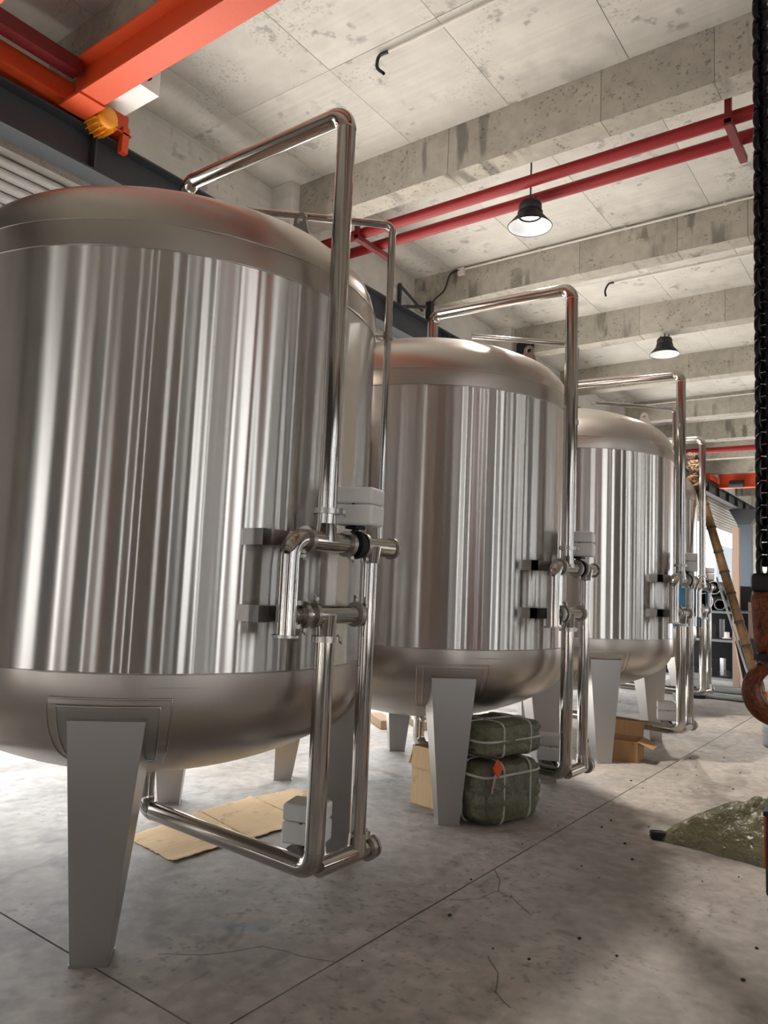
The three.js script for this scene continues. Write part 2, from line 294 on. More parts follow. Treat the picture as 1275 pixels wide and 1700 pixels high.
function shellGeo() {                              // rolled sheet with the shallow waves of real plate
  const NA = 900, NY = 28, pos = [], nor = [], uv = [], idx = [];
  const comp = []; for (let i = 0; i < 26; i++) comp.push([Math.round(i < 8 ? rr(6, 30) : rr(36, 150)), rr(0, 2 * PI), rr(-1, 1), i < 8 ? rr(0.3, 0.7) : rr(0.5, 1)]);
  const env = (a) => 0.35 + 0.65 * smooth(0.2, 0.8, 0.5 + 0.5 * Math.sin(3 * a + 0.6)) ;
  const dr = (a, y) => { let s = 0; for (const [k, f, c, w] of comp) s += w * (0.030 / k) * Math.sin(k * a + f + c * 0.55 * Math.sin(y * 1.7 + f) + 0.25 * c * y); return s * env(a) * 0.55; };
  const e = 1e-3;
  for (let j = 0; j <= NY; j++) for (let i = 0; i <= NA; i++) {
    const a = (i / NA) * 2 * PI, y = YB + (YT - YB) * (j / NY), q = dr(a, y), da = (dr(a + e, y) - dr(a - e, y)) / (2 * e), dy = (dr(a, y + e) - dr(a, y - e)) / (2 * e), r = R + q;
    const ca = Math.cos(a), sa = Math.sin(a); pos.push(r * ca, y, r * sa);
    const t = da / r, n = V(ca + t * sa, -dy, sa - t * ca).normalize(); nor.push(n.x, n.y, n.z); uv.push(y, a * R);
  }
  for (let j = 0; j < NY; j++) for (let i = 0; i < NA; i++) { const a = j * (NA + 1) + i, b = a + NA + 1; idx.push(a, b, a + 1, b, b + 1, a + 1); }
  const g = new THREE.BufferGeometry(); g.setAttribute('position', new THREE.Float32BufferAttribute(pos, 3)); g.setAttribute('normal', new THREE.Float32BufferAttribute(nor, 3)); g.setAttribute('uv', new THREE.Float32BufferAttribute(uv, 2)); g.setIndex(idx); return g;
}
function headGeo(sign) {
  const prof = [[R + 0.002, 0], [R + 0.003, FL * 0.5], [R + 0.001, FL], ...HP.slice(1).map(([r, h]) => [Math.max(r, 0.0001), h + FL])];
  const NA = 160, pos = [], uv = [], idx = [];
  prof.forEach(([r, h], j) => { for (let i = 0; i <= NA; i++) { const a = (i / NA) * 2 * PI, w = 0.0022 * Math.sin(7 * a + 2 * h * 9) * smooth(0.2, 1, r) + 0.0016 * Math.sin(17 * a + 1.3) * smooth(0.9, 1.2, r); const y = sign > 0 ? YT + h : YB - h; pos.push((r + w) * Math.cos(a), y, (r + w) * Math.sin(a)); uv.push(a * R, h + (R - r)); } });
  for (let j = 0; j + 1 < prof.length; j++) for (let i = 0; i < NA; i++) { const a = j * (NA + 1) + i, b = a + NA + 1; sign > 0 ? idx.push(a, b, a + 1, b, b + 1, a + 1) : idx.push(a, a + 1, b, b, a + 1, b + 1); }
  const g = new THREE.BufferGeometry(); g.setAttribute('position', new THREE.Float32BufferAttribute(pos, 3)); g.setAttribute('uv', new THREE.Float32BufferAttribute(uv, 2)); g.setIndex(idx); g.computeVertexNormals();
  const n = g.attributes.normal; for (let j = 0; j < prof.length; j++) { const a = j * (NA + 1), b = a + NA, v = V(n.getX(a) + n.getX(b), n.getY(a) + n.getY(b), n.getZ(a) + n.getZ(b)).normalize(); n.setXYZ(a, v.x, v.y, v.z); n.setXYZ(b, v.x, v.y, v.z); } return g;
}
function padGeo(az, half, h0, h1, off) {           // curved reinforcing plate on the lower head
  const NU = 14, NV = 14, pos = [], idx = [], ring = (o) => { for (let j = 0; j <= NV; j++) for (let i = 0; i <= NU; i++) { const h = h0 + (h1 - h0) * (j / NV), r = headR(h) + o, a = az + ((i / NU) * 2 - 1) * half / 1.15; pos.push(r * Math.cos(a), YB - FL - h - o * 0.6 * (h / 0.3), r * Math.sin(a)); } };
  ring(off); ring(-0.01);
  const n = (NU + 1) * (NV + 1), at = (i, j) => j * (NU + 1) + i;
  for (let j = 0; j < NV; j++) for (let i = 0; i < NU; i++) { const a = at(i, j), b = at(i + 1, j), c = at(i, j + 1), d = at(i + 1, j + 1); idx.push(a, b, c, b, d, c); }
  const edge = (a, b) => idx.push(a, a + n, b, b, a + n, b + n);
  for (let i = 0; i < NU; i++) { edge(at(i, 0), at(i + 1, 0)); edge(at(i + 1, NV), at(i, NV)); }
  for (let j = 0; j < NV; j++) { edge(at(0, j + 1), at(0, j)); edge(at(NU, j), at(NU, j + 1)); }
  let g = new THREE.BufferGeometry(); g.setAttribute('position', new THREE.Float32BufferAttribute(pos, 3)); g.setIndex(idx); g = g.toNonIndexed(); g.computeVertexNormals(); return boxUV(g);
}
const ring = (r, y, t = 0.004) => new THREE.TorusGeometry(r, t, 6, 140).rotateX(PI / 2).translate(0, y, 0);
const PR = 0.047;                                   // pipe radius
function clamp3(parent, p, axis, r = PR, nut = V(1, 0, 0)) {   // tri-clamp: band and wing nut
  const a = axis.clone().multiplyScalar(0.013), c = part('clamp', cyl(p.clone().sub(a), p.clone().add(a), r * 1.36, 28), M.weld, parent);
  const q = p.clone().addScaledVector(nut, r * 1.36 + 0.012);
  part('wing_nut', mergeGeometries([rbox(0.022, 0.022, 0.022, 0.004), rbox(0.012, 0.05, 0.012, 0.004).rotateZ(0.6)]), M.weld, c, [q.x, q.y, q.z]);
  return c;
}
function actuator(parent, p, turn, tilt = 0) {
  const g = rbox(0.205, 0.105, 0.165, 0.016, 3), b = part('actuator_box', g, M.white, parent, [p.x, p.y, p.z], [0, turn, tilt]);
  b.userData.label = 'white plastic valve actuator box';
  part('lid', rbox(0.203, 0.083, 0.163, 0.016, 3), M.white, b, [0, 0.0955, 0]);
  part('latch', rbox(0.012, 0.006, 0.006, 0.002), M.black, b, [0, 0.052, 0.0815]);
  return b;
}
function valve(parent, p, axis) {
  const a = axis.clone().multiplyScalar(0.018), v = part('butterfly_valve', cyl(p.clone().sub(a), p.clone().add(a), PR * 1.5, 28), M.black, parent);
  v.userData.label = 'black butterfly valve body';
  part('stem', cyl(p.clone(), p.clone().add(V(0, 0.09, 0)), 0.017, 16), M.black, v);
  part('neck_plate', rbox(0.075, 0.014, 0.075, 0.004), M.black, v, [p.x, p.y + 0.085, p.z]); return v;
}
function makeTank() {
  const t = thing('pressure_tank', '', 'tank', [0, 0, 0], 0, 'row of stainless steel tanks');
  part('shell', shellGeo(), M.mirror, t);
  const top = part('top_head', headGeo(1), M.dome, t), bot = part('bottom_head', headGeo(-1), M.dome, t);
  part('weld_seam', ring(R + 0.002, YT + 0.002), M.weld, top); part('weld_seam', ring(R + 0.001, YT + FL + 0.025, 0.003), M.weld, top);
  part('weld_seam', ring(R + 0.002, YB - 0.002), M.weld, bot); part('weld_seam', ring(R - 0.001, YB - FL + 0.04, 0.003), M.weld, bot);
  // legs
  for (let k = 0; k < 4; k++) {
    const az = PI / 4 + k * PI / 2, c = Math.cos(az), s = Math.sin(az), P = (rho, y, w) => [rho * c - w * s, y, rho * s + w * c];
    const wt = 0.160, wb = 0.074, ro = 1.20, rb = 1.19, yo = 0.985;
    const L = part('leg', hexa([P(1.05, 0.012, -wb), P(1.05, 0.012, wb), P(rb, 0.012, wb), P(rb, 0.012, -wb), P(0.90, yo - 0.02, -wt), P(0.90, yo - 0.02, wt), P(ro, yo, wt), P(ro, yo, -wt)]), M.leg, t);
    part('top_cap', hexa([P(0.95, yo - 0.03, -wt), P(0.95, yo - 0.03, wt), P(ro, yo, wt), P(ro, yo, -wt), P(0.95, yo + 0.04, -wt), P(0.95, yo + 0.04, wt), P(1.13, yo + 0.045, wt), P(1.13, yo + 0.045, -wt)]), M.weld, L);
    part('foot_plate', hexa([P(1.045, 0, -wb - .003), P(1.045, 0, wb + .003), P(rb + .004, 0, wb + .003), P(rb + .004, 0, -wb - .003), P(1.045, 0.012, -wb - .003), P(1.045, 0.012, wb + .003), P(rb + .004, 0.012, wb + .003), P(rb + .004, 0.012, -wb - .003)]), M.leg, L);
    for (const [hw2, h0, h1, off, m] of [[0.25, 0.008, 0.33, 0.006, M.dome], [0.205, 0.04, 0.30, 0.014, M.leg]]) {
      const pad = part('reinforcing_pad', padGeo(az, hw2, h0, h1, off), m, L), pts = [], at = (q, h) => { const r = headR(h) + off, a = az + q * hw2 / 1.15; return V(r * Math.cos(a), YB - FL - h - off * 0.6 * (h / 0.3), r * Math.sin(a)); };
      for (let i = 0; i < 14; i++) pts.push(at(-1 + 2 * i / 14, h0)); for (let i = 0; i < 14; i++) pts.push(at(1, h0 + (h1 - h0) * i / 14)); for (let i = 0; i < 14; i++) pts.push(at(1 - 2 * i / 14, h1)); for (let i = 0; i < 14; i++) pts.push(at(-1, h1 - (h1 - h0) * i / 14));
      part('weld_bead', new THREE.TubeGeometry(new THREE.CatmullRomCurve3(pts, true, 'catmullrom', 0.1), 112, 0.005, 6, true), M.weld, L);
    }
  }
  // lifting lugs on the top head
  for (const az of [-0.1, -0.1 + PI]) {
    const sh = new THREE.Shape(); sh.moveTo(-0.075, -0.03); sh.lineTo(0.075, -0.03); sh.lineTo(0.04, 0.075); sh.absarc(0, 0.085, 0.042, -0.2, PI + 0.2, false); sh.lineTo(-0.075, -0.03);
    const h = new THREE.Path(); h.absarc(0, 0.085, 0.02, 0, 2 * PI, true); sh.holes.push(h);
    const g = new THREE.ExtrudeGeometry(sh, { depth: 0.016, bevelEnabled: false }), r = 0.90;
    part('lifting_lug', g, M.bracket, t, [r * Math.cos(az), YT + FL + headH(r) - 0.005, r * Math.sin(az)], [0, -az, 0]);
  }
  // piping on the aisle side; u = distance outside the shell
  const X = R + 0.135, vR = 0.06, yU = 1.80, yL = 1.455, yP = 3.97, yBt = 0.285, up = V(0, 1, 0), dn = V(0, -1, 0), ix = V(-1, 0, 0), ox = V(1, 0, 0), fz = V(0, 0, 1), bz = V(0, 0, -1);
  const b = 0.085;
  part('riser_pipe', cyl(V(X, yU, vR), V(X, yP - b, vR), PR), M.pipe, t);
  part('pipe_elbow', elbow(V(X, yP, vR), up, ix, b, PR + 0.001), M.pipe, t);
  part('top_pipe', cyl(V(X - b, yP, vR), V(b, yP + 0.05, vR * 0.3), PR), M.pipe, t);
  part('pipe_elbow', elbow(V(0, yP + 0.05, vR * 0.3), ix, dn, b, PR + 0.001), M.pipe, t);
  part('inlet_neck', cyl(V(0, yP + 0.05 - b, vR * 0.3), V(0, YT + FL + DH - 0.02, vR * 0.3), PR), M.pipe, t);
  clamp3(t, V(0, YT + FL + DH + 0.06, vR * 0.3), up, PR, V(0, 0, 1));
  clamp3(t, V(X, yU + 0.145, vR), up, PR, V(0.7, 0, -0.7));
  part('weld_ring', new THREE.TorusGeometry(PR + 0.001, 0.003, 6, 28).rotateX(PI / 2), M.weld, t, [X, yP - b, vR]);
  // upper manifold
  const vE = 0.30;
  part('drain_pipe', cyl(V(X, 1.365, vE), V(X, yU - b, vE), PR), M.pipe, t);
  part('ferrule', cyl(V(X, 1.355, vE), V(X, 1.367, vE), PR * 1.3), M.weld, t);
  part('pipe_elbow', elbow(V(X, yU, vE), up, bz, b, PR + 0.001), M.pipe, t);
  part('manifold_pipe', cyl(V(X, yU, vE - b), V(X, yU, -0.46), PR), M.pipe, t);
  part('end_cap', cyl(V(X, yU, -0.46), V(X, yU, -0.472), PR * 1.22), M.weld, t);
  clamp3(t, V(X, yU, vE - b - 0.02), fz, PR, V(-0.2, -1, 0)); clamp3(t, V(X, yU, -0.10), fz, PR, V(0.4, -0.9, 0));
  clamp3(t, V(X, yU, -0.215), fz, PR, V(0.4, -0.9, 0)); valve(t, V(X, yU, -0.158), fz);
  actuator(t, V(X + 0.005, yU + 0.148, -0.18), 0.25);
  part('tee_collar', cyl(V(X, yU - 0.085, -0.285), V(X, yU, -0.285), PR, 28, PR * 1.25), M.pipe, t);
  part('tee_collar', cyl(V(X, yU + 0.09, vR), V(X, yU, vR), PR * 0.99, 28, PR * 1.2), M.pipe, t);
  part('side_pipe', cyl(V(X, yBt + 0.02, -0.285), V(X, yU - 0.08, -0.285), PR * 0.86), M.pipe, t);
  // thin vent pipe
  const rt = 0.022, xv = 1.03, zv = -0.74, yV = 3.80, di = V(-0.72, 0, 0.69).normalize(), Pt = V(xv, yV, zv);
  part('vent_pipe', cyl(V(xv, yU + 0.05, zv), V(xv, yV - 0.05, zv), rt, 20), M.pipe, t);
  part('pipe_elbow', elbow(Pt, up, di, 0.05, rt + 0.0005), M.pipe, t);
  part('vent_pipe', cyl(Pt.clone().addScaledVector(di, 0.05), Pt.clone().addScaledVector(di, 0.95), rt, 20), M.pipe, t);
  const dm = V(X - xv, 0, -0.44 - zv), lm = dm.length(); dm.normalize(); const Pm = V(xv, yU, zv);
  part('pipe_elbow', elbow(Pm, dn, dm, 0.05, rt + 0.0005), M.pipe, t);
  part('vent_pipe', cyl(Pm.clone().addScaledVector(dm, 0.05), Pm.clone().addScaledVector(dm, lm), rt, 20), M.pipe, t);
  part('pipe_clamp', mergeGeometries([cyl(V(0.95, 3.1, zv * 0.92), V(xv, 3.1, zv), 0.008, 10), cyl(V(xv, 3.08, zv), V(xv, 3.12, zv), rt * 1.35, 20)]), M.bracket, t);
  // lower manifold
  part('manifold_pipe', cyl(V(X, yL, 0.23), V(X, yL, -0.22), PR * 0.95), M.pipe, t);
  part('blind_flange', cyl(V(X, yL, 0.23), V(X, yL, 0.262), PR * 0.72), M.weld, t);
  clamp3(t, V(X, yL, 0.205), fz, PR, V(0.3, -0.9, 0)); clamp3(t, V(X, yL, 0.13), fz, PR * 0.96, V(0.3, 1, 0)); clamp3(t, V(X, yL, -0.19), fz, PR * 0.95, V(0, 1, 0));
  part('tee_collar', cyl(V(X, yL - 0.10, 0.03), V(X, yL, 0.03), PR, 28, PR * 1.15), M.pipe, t);
  clamp3(t, V(X, yL - 0.115, 0.03), up, PR, V(0.5, 0, -0.8));
  part('lower_pipe', cyl(V(X, yBt + b, 0.03), V(X, yL - 0.10, 0.03), PR), M.pipe, t);
  part('pipe_elbow', elbow(V(X, yBt, 0.03), dn, ix, b, PR + 0.001), M.pipe, t);
  part('bottom_pipe', cyl(V(X - b, yBt, 0.03), V(b, yBt, 0.0), PR), M.pipe, t);
  part('pipe_elbow', elbow(V(0, yBt, 0), ix, up, b, PR + 0.001), M.pipe, t);
  part('outlet_neck', cyl(V(0, yBt + b, 0), V(0, YB - FL - DH + 0.02, 0), PR), M.pipe, t);
  clamp3(t, V(0, YB - FL - DH - 0.04, 0), up, PR, V(0.7, 0, 0.7));
  // bottom branch to the side pipe
  part('branch_pipe', cyl(V(X, yBt + 0.005, 0.0), V(X, yBt + 0.005, -0.40), PR * 0.92), M.pipe, t);
  part('end_cap', cyl(V(X, yBt + 0.005, -0.40), V(X, yBt + 0.005, -0.415), PR * 1.2), M.weld, t);
  clamp3(t, V(X, yBt + 0.005, -0.37), fz, PR * 0.95, V(0, 1, 0));
  part('tee_collar', cyl(V(X, yBt, -0.285), V(X, yBt + 0.10, -0.285), PR * 1.1, 28, PR * 0.88), M.pipe, t);
  valve(t, V(X - 0.17, yBt, -0.07), fz); clamp3(t, V(X - 0.17, yBt, -0.03), fz, PR, V(-1, 0, 0));
  part('branch_pipe', cyl(V(X - 0.17, yBt, 0.02), V(X - 0.17, yBt, -0.13), PR * 0.9), M.pipe, t);
  actuator(t, V(X - 0.17, yBt + 0.115, -0.10), 0.35);
  // brackets: square bars held off the shell by short end pieces
  for (const y of [yU, yL]) {
    const br = part('pipe_bracket', boxAt(R + 0.005, R + 0.062, y - 0.037, y + 0.037, 0.40, -0.38), M.bracket, t);
    for (const z of [0.40, -0.38]) { const sx = Math.sqrt(R * R - z * z) - 0.03; part('standoff', boxAt(sx, R + 0.062, y - 0.037, y + 0.037, z, z - Math.sign(z) * 0.05), M.bracket, br); }
  }
  return t;
}
const tank = makeTank(), turnRow = -0.012;
[[-3.6515, -2.7658, 'nearest and largest stainless steel tank with its leg in the foreground'],
 [-3.5335, -5.4011, 'middle stainless steel tank standing over the green wrapped bundles'],
 [-3.4154, -8.0693, 'third stainless steel tank, standing over an open brown carton'],
 [-4.02, -11.55, 'farthest stainless steel tank, partly hidden, with blue protective film']].forEach(([x, z, label], i) => {
  const o = i ? tank.clone() : tank;
  if (i) { o.name = numbered('pressure_tank'); scene.add(o); }
  o.position.set(x, 0, z); o.rotation.y = turnRow; o.userData = { label, category: 'tank', group: 'row of stainless steel tanks' };
  if (i === 3) part('protective_film', new THREE.CylinderGeometry(R + 0.006, R + 0.006, 0.62, 90, 1, true, PI * 0.25, PI * 0.75), M.blueFilm, o, [0, 1.52, 0]).userData.label = 'blue protective film', part('protective_film', new THREE.CylinderGeometry(R + 0.006, R + 0.006, 0.9, 60, 1, true, -0.7, 1.22), M.blueFilm, o, [0, 2.29, 0]);
});
scene.traverse((o) => { if (o.isMesh) o.castShadow = o.receiveShadow = true; });

// ---------------------------------------------------------------- crane
function iBeamZ(len, h, w, tw, tf) { return mergeGeometries([box(w, tf, len).translate(0, h / 2 - tf / 2, 0), box(w, tf, len).translate(0, -h / 2 + tf / 2, 0), box(tw, h - 2 * tf, len)]); }
{
  const t = thing('crane_runway', 'dark grey steel crane runway beam along the shutter wall', 'steel beam', [-5.52, 5.03, (ZB + ZF) / 2]);
  const L = ZB - ZF - 0.4; part('beam', iBeamZ(L, 0.34, 0.22, 0.012, 0.016), M.steelDark, t);
  part('rail', box(0.05, 0.05, L), M.steelDark, t, [0, 0.195, 0]);
  for (let z = 6.5, k = 0; z > ZF + 1; z -= 1.38, k++) part('stiffener', box(0.095, 0.30, 0.012), M.steelDark, t, [0.056, 0, z - (ZB + ZF) / 2]);
  colZ.forEach((z, i) => {
    { const c = thing('corbel', `dark steel corbel carrying the runway at the ${ord[i]} wall column`, 'bracket', [-5.56, 4.86, z - 0.125], 0, 'runway corbels'); part('arm', boxAt(-0.01, 0.17, -0.16, 0, -0.1, 0.1), M.steelDark, c); part('seat_plate', boxAt(-0.01, 0.2, -0.012, 0, -0.13, 0.13), M.steelDark, c); }
  });
  const s = thing('runway_column', 'dark blue grey steel column under the far end of the runway', 'column', [-5.3, 0, -28.6]);
  part('shaft', box(0.42, 4.75, 0.36), M.steelBlue, s, [0, 2.375, 0]);
  part('gusset', hexa([[0.2, 0, -.18], [0.2, 0, .18], [0.62, 0, .18], [0.62, 0, -.18], [0.2, 2.6, -.18], [0.2, 2.6, .18], [0.23, 2.6, .18], [0.23, 2.6, -.18]].map((p) => p)), M.steelBlue, s);
  part('head_plate', hexa([[-.21, 4.3, -.2], [-.21, 4.3, .2], [.21, 4.3, .2], [.21, 4.3, -.2], [-.5, 4.85, -.2], [-.5, 4.85, .2], [.55, 4.85, .2], [.55, 4.85, -.2]]), M.steelDark, s);
}
const iX = (len, h, w, tw, tf) => iBeamZ(len, h, w, tw, tf).rotateY(PI / 2);
{
  const t = thing('bridge_crane', 'orange overhead bridge crane with two girders', 'crane', [0, 5.22, 0]);
  const gl = XR - 0.4 + 5.35, gx = (XR - 0.4 - 5.35) / 2;
  for (const z of [-2.91, -1.93]) part('girder', iX(gl, 0.32, 0.2, 0.012, 0.018), M.orange, t, [gx, 0.16, z]);
  const e = part('end_carriage', boxAt(-5.64, -5.40, 0.055, 0.24, -3.42, -1.3), M.orange, t);
  part('flange_strip', boxAt(-5.70, -5.34, 0.035, 0.05, -3.42, -1.3), M.orange, e);
  part('buffer', boxAt(-5.40, -5.34, -0.12, 0.1, -3.40, -3.34), M.orange, e);
  part('cross_tie', boxAt(-5.30, -5.18, 0.20, 0.31, -2.85, -1.95), M.darkRed, t);
  part('gusset', hexa([[-5.38, -.016, -3.02], [-5.38, -.016, -2.80], [-5.10, -.016, -2.80], [-5.10, -.016, -3.02], [-5.38, -.001, -3.02], [-5.38, -.001, -2.80], [-5.10, -.001, -2.80], [-5.10, -.001, -3.02]]), M.orange, t);
  const m = part('drive_motor', cyl(V(-5.42, 0.02, -3.13), V(-5.24, 0.02, -3.13), 0.085, 28), M.yellow, t); m.userData.label = 'yellow ribbed electric motor';
  part('fan_cover', lathe([[0.0001, 0.05], [0.03, 0.05], [0.062, 0.042], [0.082, 0.02], [0.086, 0]], 28).rotateZ(-PI / 2).translate(-5.24, 0.02, -3.13), M.yellow, m);
  for (let k = 0; k < 16; k++) { const a = k / 16 * 2 * PI; part('cooling_rib', box(0.16, 0.034, 0.009).translate(0, 0.094, 0).rotateX(a).translate(-5.335, 0.02, -3.13), M.yellow, m); }
  part('gear_housing', rbox(0.12, 0.15, 0.12, 0.01).translate(-5.50, 0.05, -3.13), M.red, t);
  const c = part('control_cabinet', boxAt(-5.27, -4.82, 0.14, 0.36, -3.30, -3.04), M.white, t); c.userData.label = 'white electrical cabinet';
  for (const [y, z] of [[0.22, -3.12], [0.22, -3.19], [0.29, -3.15]]) part('cable_gland', cyl(V(-4.82, y, z), V(-4.79, y, z), 0.016, 14), M.black, c);
  // hoist trolley carried between the girders, above the frame
  const h = part('hoist_trolley', boxAt(-0.75, 0.1, 0.33, 0.55 - 0.26 + 0.1, -2.95, -1.88), M.orange, t);
  part('hoist_drum', cyl(V(-0.6, 0.2, -2.4), V(0, 0.2, -2.4), 0.12, 24), M.black, h);
}
{
  const t = thing('bridge_crane', 'second orange bridge crane far down the hall', 'crane', [0, 5.22, 0]);
  part('girder', iX(XR - 0.4 + 5.35, 0.42, 0.25, 0.012, 0.03), M.orange, t, [(XR - 0.4 - 5.35) / 2, 0.10, -24.9 + 0.0]);
  part('end_carriage', boxAt(-5.64, -5.40, 0.055, 0.24, -26, -23.9), M.orange, t);
  part('drive_motor', cyl(V(-5.0, -0.02, -24.65), V(-4.6, -0.02, -24.65), 0.12, 20), M.black, t);
}
// chain and hook hanging from the hoist
{
  const t = thing('hoist_chain', 'heavy black chain with a rusty hook hanging at the right edge', 'chain hook', [-0.382, 0, -2.33]);
  const d = 0.0175, p = 0.0352, hw = 0.0205, hl = (p + d) / 2 - hw;
  class Link extends THREE.Curve { getPoint(s, o = new THREE.Vector3()) { const a = s * 2 * PI, c = Math.cos(a), q = Math.sin(a); return o.set(hw * c, hw * q + Math.sign(q) * hl * Math.min(1, Math.abs(q) * 3), 0); } }
  const lg = new THREE.TubeGeometry(new Link(), 26, d / 2, 9, true); let k = 0;
  for (let y = 1.70; y < 5.28; y += p, k++) part('link', lg, M.chain, t, [0, y, 0], [0, 0.945 + (k % 2) * PI / 2, 0]);
  part('chain_guide', rbox(0.062, 0.055, 0.06, 0.012), M.black, t, [0, 1.655, 0]);
  const blk = part('hook_block', lathe([[0.0001, 1.455], [0.02, 1.46], [0.027, 1.48], [0.033, 1.56], [0.036, 1.61], [0.033, 1.63], [0.0001, 1.632]], 28), M.rust, t); blk.userData.label = 'rusty hook block';
  part('swivel_collar', cyl(V(0, 1.44, 0), V(0, 1.458, 0), 0.03, 20), M.black, blk);
  class Hook extends THREE.Curve { getPoint(s, o = new THREE.Vector3()) { const a = PI * 0.62 + s * PI * 1.55, r = 0.072; return o.set(0.036 + r * Math.cos(a), 1.358 + r * Math.sin(a), 0); } }
  const hg = new THREE.TubeGeometry(new Hook(), 40, 0.022, 16), hk = part('hook', hg, M.rust, t, [0, 0, 0], [0, 0.25, 0]);
  const pp = hg.attributes.position, cv = new Hook(); for (let i = 0; i < pp.count; i++) { const s = Math.floor(i / 17) / 40, c = cv.getPoint(s), f = 0.8 + 0.42 * Math.sin(PI * clamp(s * 1.2)) - 0.45 * smooth(0.75, 1, s); pp.setXYZ(i, c.x + (pp.getX(i) - c.x) * f, c.y + (pp.getY(i) - c.y) * f, c.z + (pp.getZ(i) - c.z) * f); } hg.computeVertexNormals();
  part('shank', cyl(V(0.008, 1.42, 0), V(0, 1.46, 0), 0.02, 16), M.rust, hk);
  part('safety_latch', bar(V(0.03, 1.41, 0), V(0.092, 1.325, 0), 0.004, 0.014), M.galv, hk);
}
// ---------------------------------------------------------------- red pipes, conduits, lamps
{
  const mk = (label, z, y, r) => single('red_pipe', cyl(V(XW - 0.05, y, z), V(XR, y, z), r, 24), M.red, label, 'pipe', null, null, 'red fire pipes');
  mk('nearer of the two red pipes under the ceiling', -6.20, 5.52, 0.056); mk('farther of the two red pipes under the ceiling', -6.53, 5.52, 0.056);
  mk('single red pipe far down the hall under the beams', -19.9, 5.40, 0.07);
  [-1.24, -5.05, 2.6, 6].forEach((x, i) => {
    const t = thing('pipe_hanger', ['dark red angle hanger holding the red pipes near the chain', 'dark red angle hanger of the red pipes behind the first tank', 'dark red pipe hanger right of the frame', 'dark red pipe hanger by the window wall'][i], 'hanger', [x, 0, 0], 0, 'red pipe hangers');
    part('drop_bar', boxAt(-0.025, 0.025, 5.42, HC, -6.12, -6.08), M.darkRed, t); part('support_bar', boxAt(-0.03, 0.03, 5.40, 5.455, -6.08, -6.72), M.darkRed, t);
  });
}
function conduit(label, x0, x1, y, z, clips = 7) {
  const t = thing('conduit', label, 'conduit', [0, 0, 0], 0, 'white conduits'); part('tube', cyl(V(x0, y, z), V(x1, y, z), 0.013, 14), M.conduit, t);
  for (let i = 1; i <= clips; i++) part('clip', boxAt(x0 + i * 1.1 - 0.01, x0 + i * 1.1 + 0.01, y - 0.016, y + 0.018, z - 0.02, z + 0.016), M.conduit, t); return t;
}
function tail(t, pts, r = 0.011) { part('cable_tail', new THREE.TubeGeometry(new THREE.CatmullRomCurve3(pts), 24, r, 8), M.black, t); }
{
  let t = conduit('white conduit on the ceiling slab ending in a black cable above the first tank', -3.50, 4, HC - 0.026, -4.52); tail(t, [V(-3.50, HC - 0.026, -4.52), V(-3.60, HC - 0.03, -4.52), V(-3.63, HC - 0.10, -4.54), V(-3.57, HC - 0.17, -4.56)], 0.014);
  t = conduit('long white conduit along the top of the beam behind the lamp', -5.05, 5, HC - 0.045, -8.432, 8);
  part('junction_box', boxAt(-5.15, -5.05, HC - 0.12, HC - 0.02, -8.455, -8.41), M.conduit, t);
  tail(t, [V(-5.12, HC - 0.05, -8.42), V(-5.25, HC - 0.08, -8.40), V(-5.35, HC - 0.30, -8.40), V(-5.52, HC - 0.42, -8.40), V(-5.56, HC - 0.62, -8.40)], 0.011);
  t = conduit('short white conduit on the ceiling slab between second and third beam', -3.50, 4, HC - 0.026, -9.92); tail(t, [V(-3.50, HC - 0.026, -9.92), V(-3.58, HC - 0.03, -9.92), V(-3.63, HC - 0.12, -9.92), V(-3.62, HC - 0.2, -9.92)], 0.014);
  conduit('white conduit along a beam above the third tank', -5.2, 4, HC - 0.09, -16.62);
}
function lamp(label, x, y, z, hang) {
  const t = thing('high_bay_lamp', label, 'lamp', [x, y, z], 0, 'high bay lamps');
  part('housing', lathe([[0.0001, 0.27], [0.05, 0.268], [0.095, 0.25], [0.11, 0.225], [0.112, 0.13], [0.0001, 0.13]], 36), M.black, t);
  part('heat_sink_rim', lathe([[0.113, 0.15], [0.122, 0.15], [0.122, 0.12], [0.113, 0.12]], 36), M.black, t);
  part('reflector', lathe([[0.112, 0.105], [0.165, 0.055], [0.208, 0.004]], 48), M.reflector, t);
  part('reflector_back', lathe([[0.112, 0.122], [0.122, 0.118], [0.168, 0.062], [0.216, 0.006], [0.214, 0.0], [0.209, 0.0]], 48), M.black, t);
  part('led_disc', new THREE.CylinderGeometry(0.095, 0.095, 0.01, 36), M.glow, t, [0, 0.12, 0]);
  part('hook_rod', cyl(V(0, 0.26, 0), V(0, hang - y, 0), 0.008, 10), M.black, t);
  for (const a of [-0.06, 0.06]) part('eye_bolt', rbox(0.014, 0.05, 0.014, 0.003), M.black, t, [a, 0.275, 0]);
  const l = new THREE.SpotLight(0xfff6ec, 60, 0, 1.15, 0.6, 2); l.position.set(0, 0.10, 0); l.target.position.set(0, -5, 0); l.castShadow = true; l.shadow.radius = 4; t.add(l, l.target);
  return t;
}
lamp('lit high bay lamp hanging below the twin red pipes', -3.09, 5.15, -6.365, HC);
lamp('smaller lit high bay lamp farther down the hall', -3.15, 5.22, -11.12, 5.54);
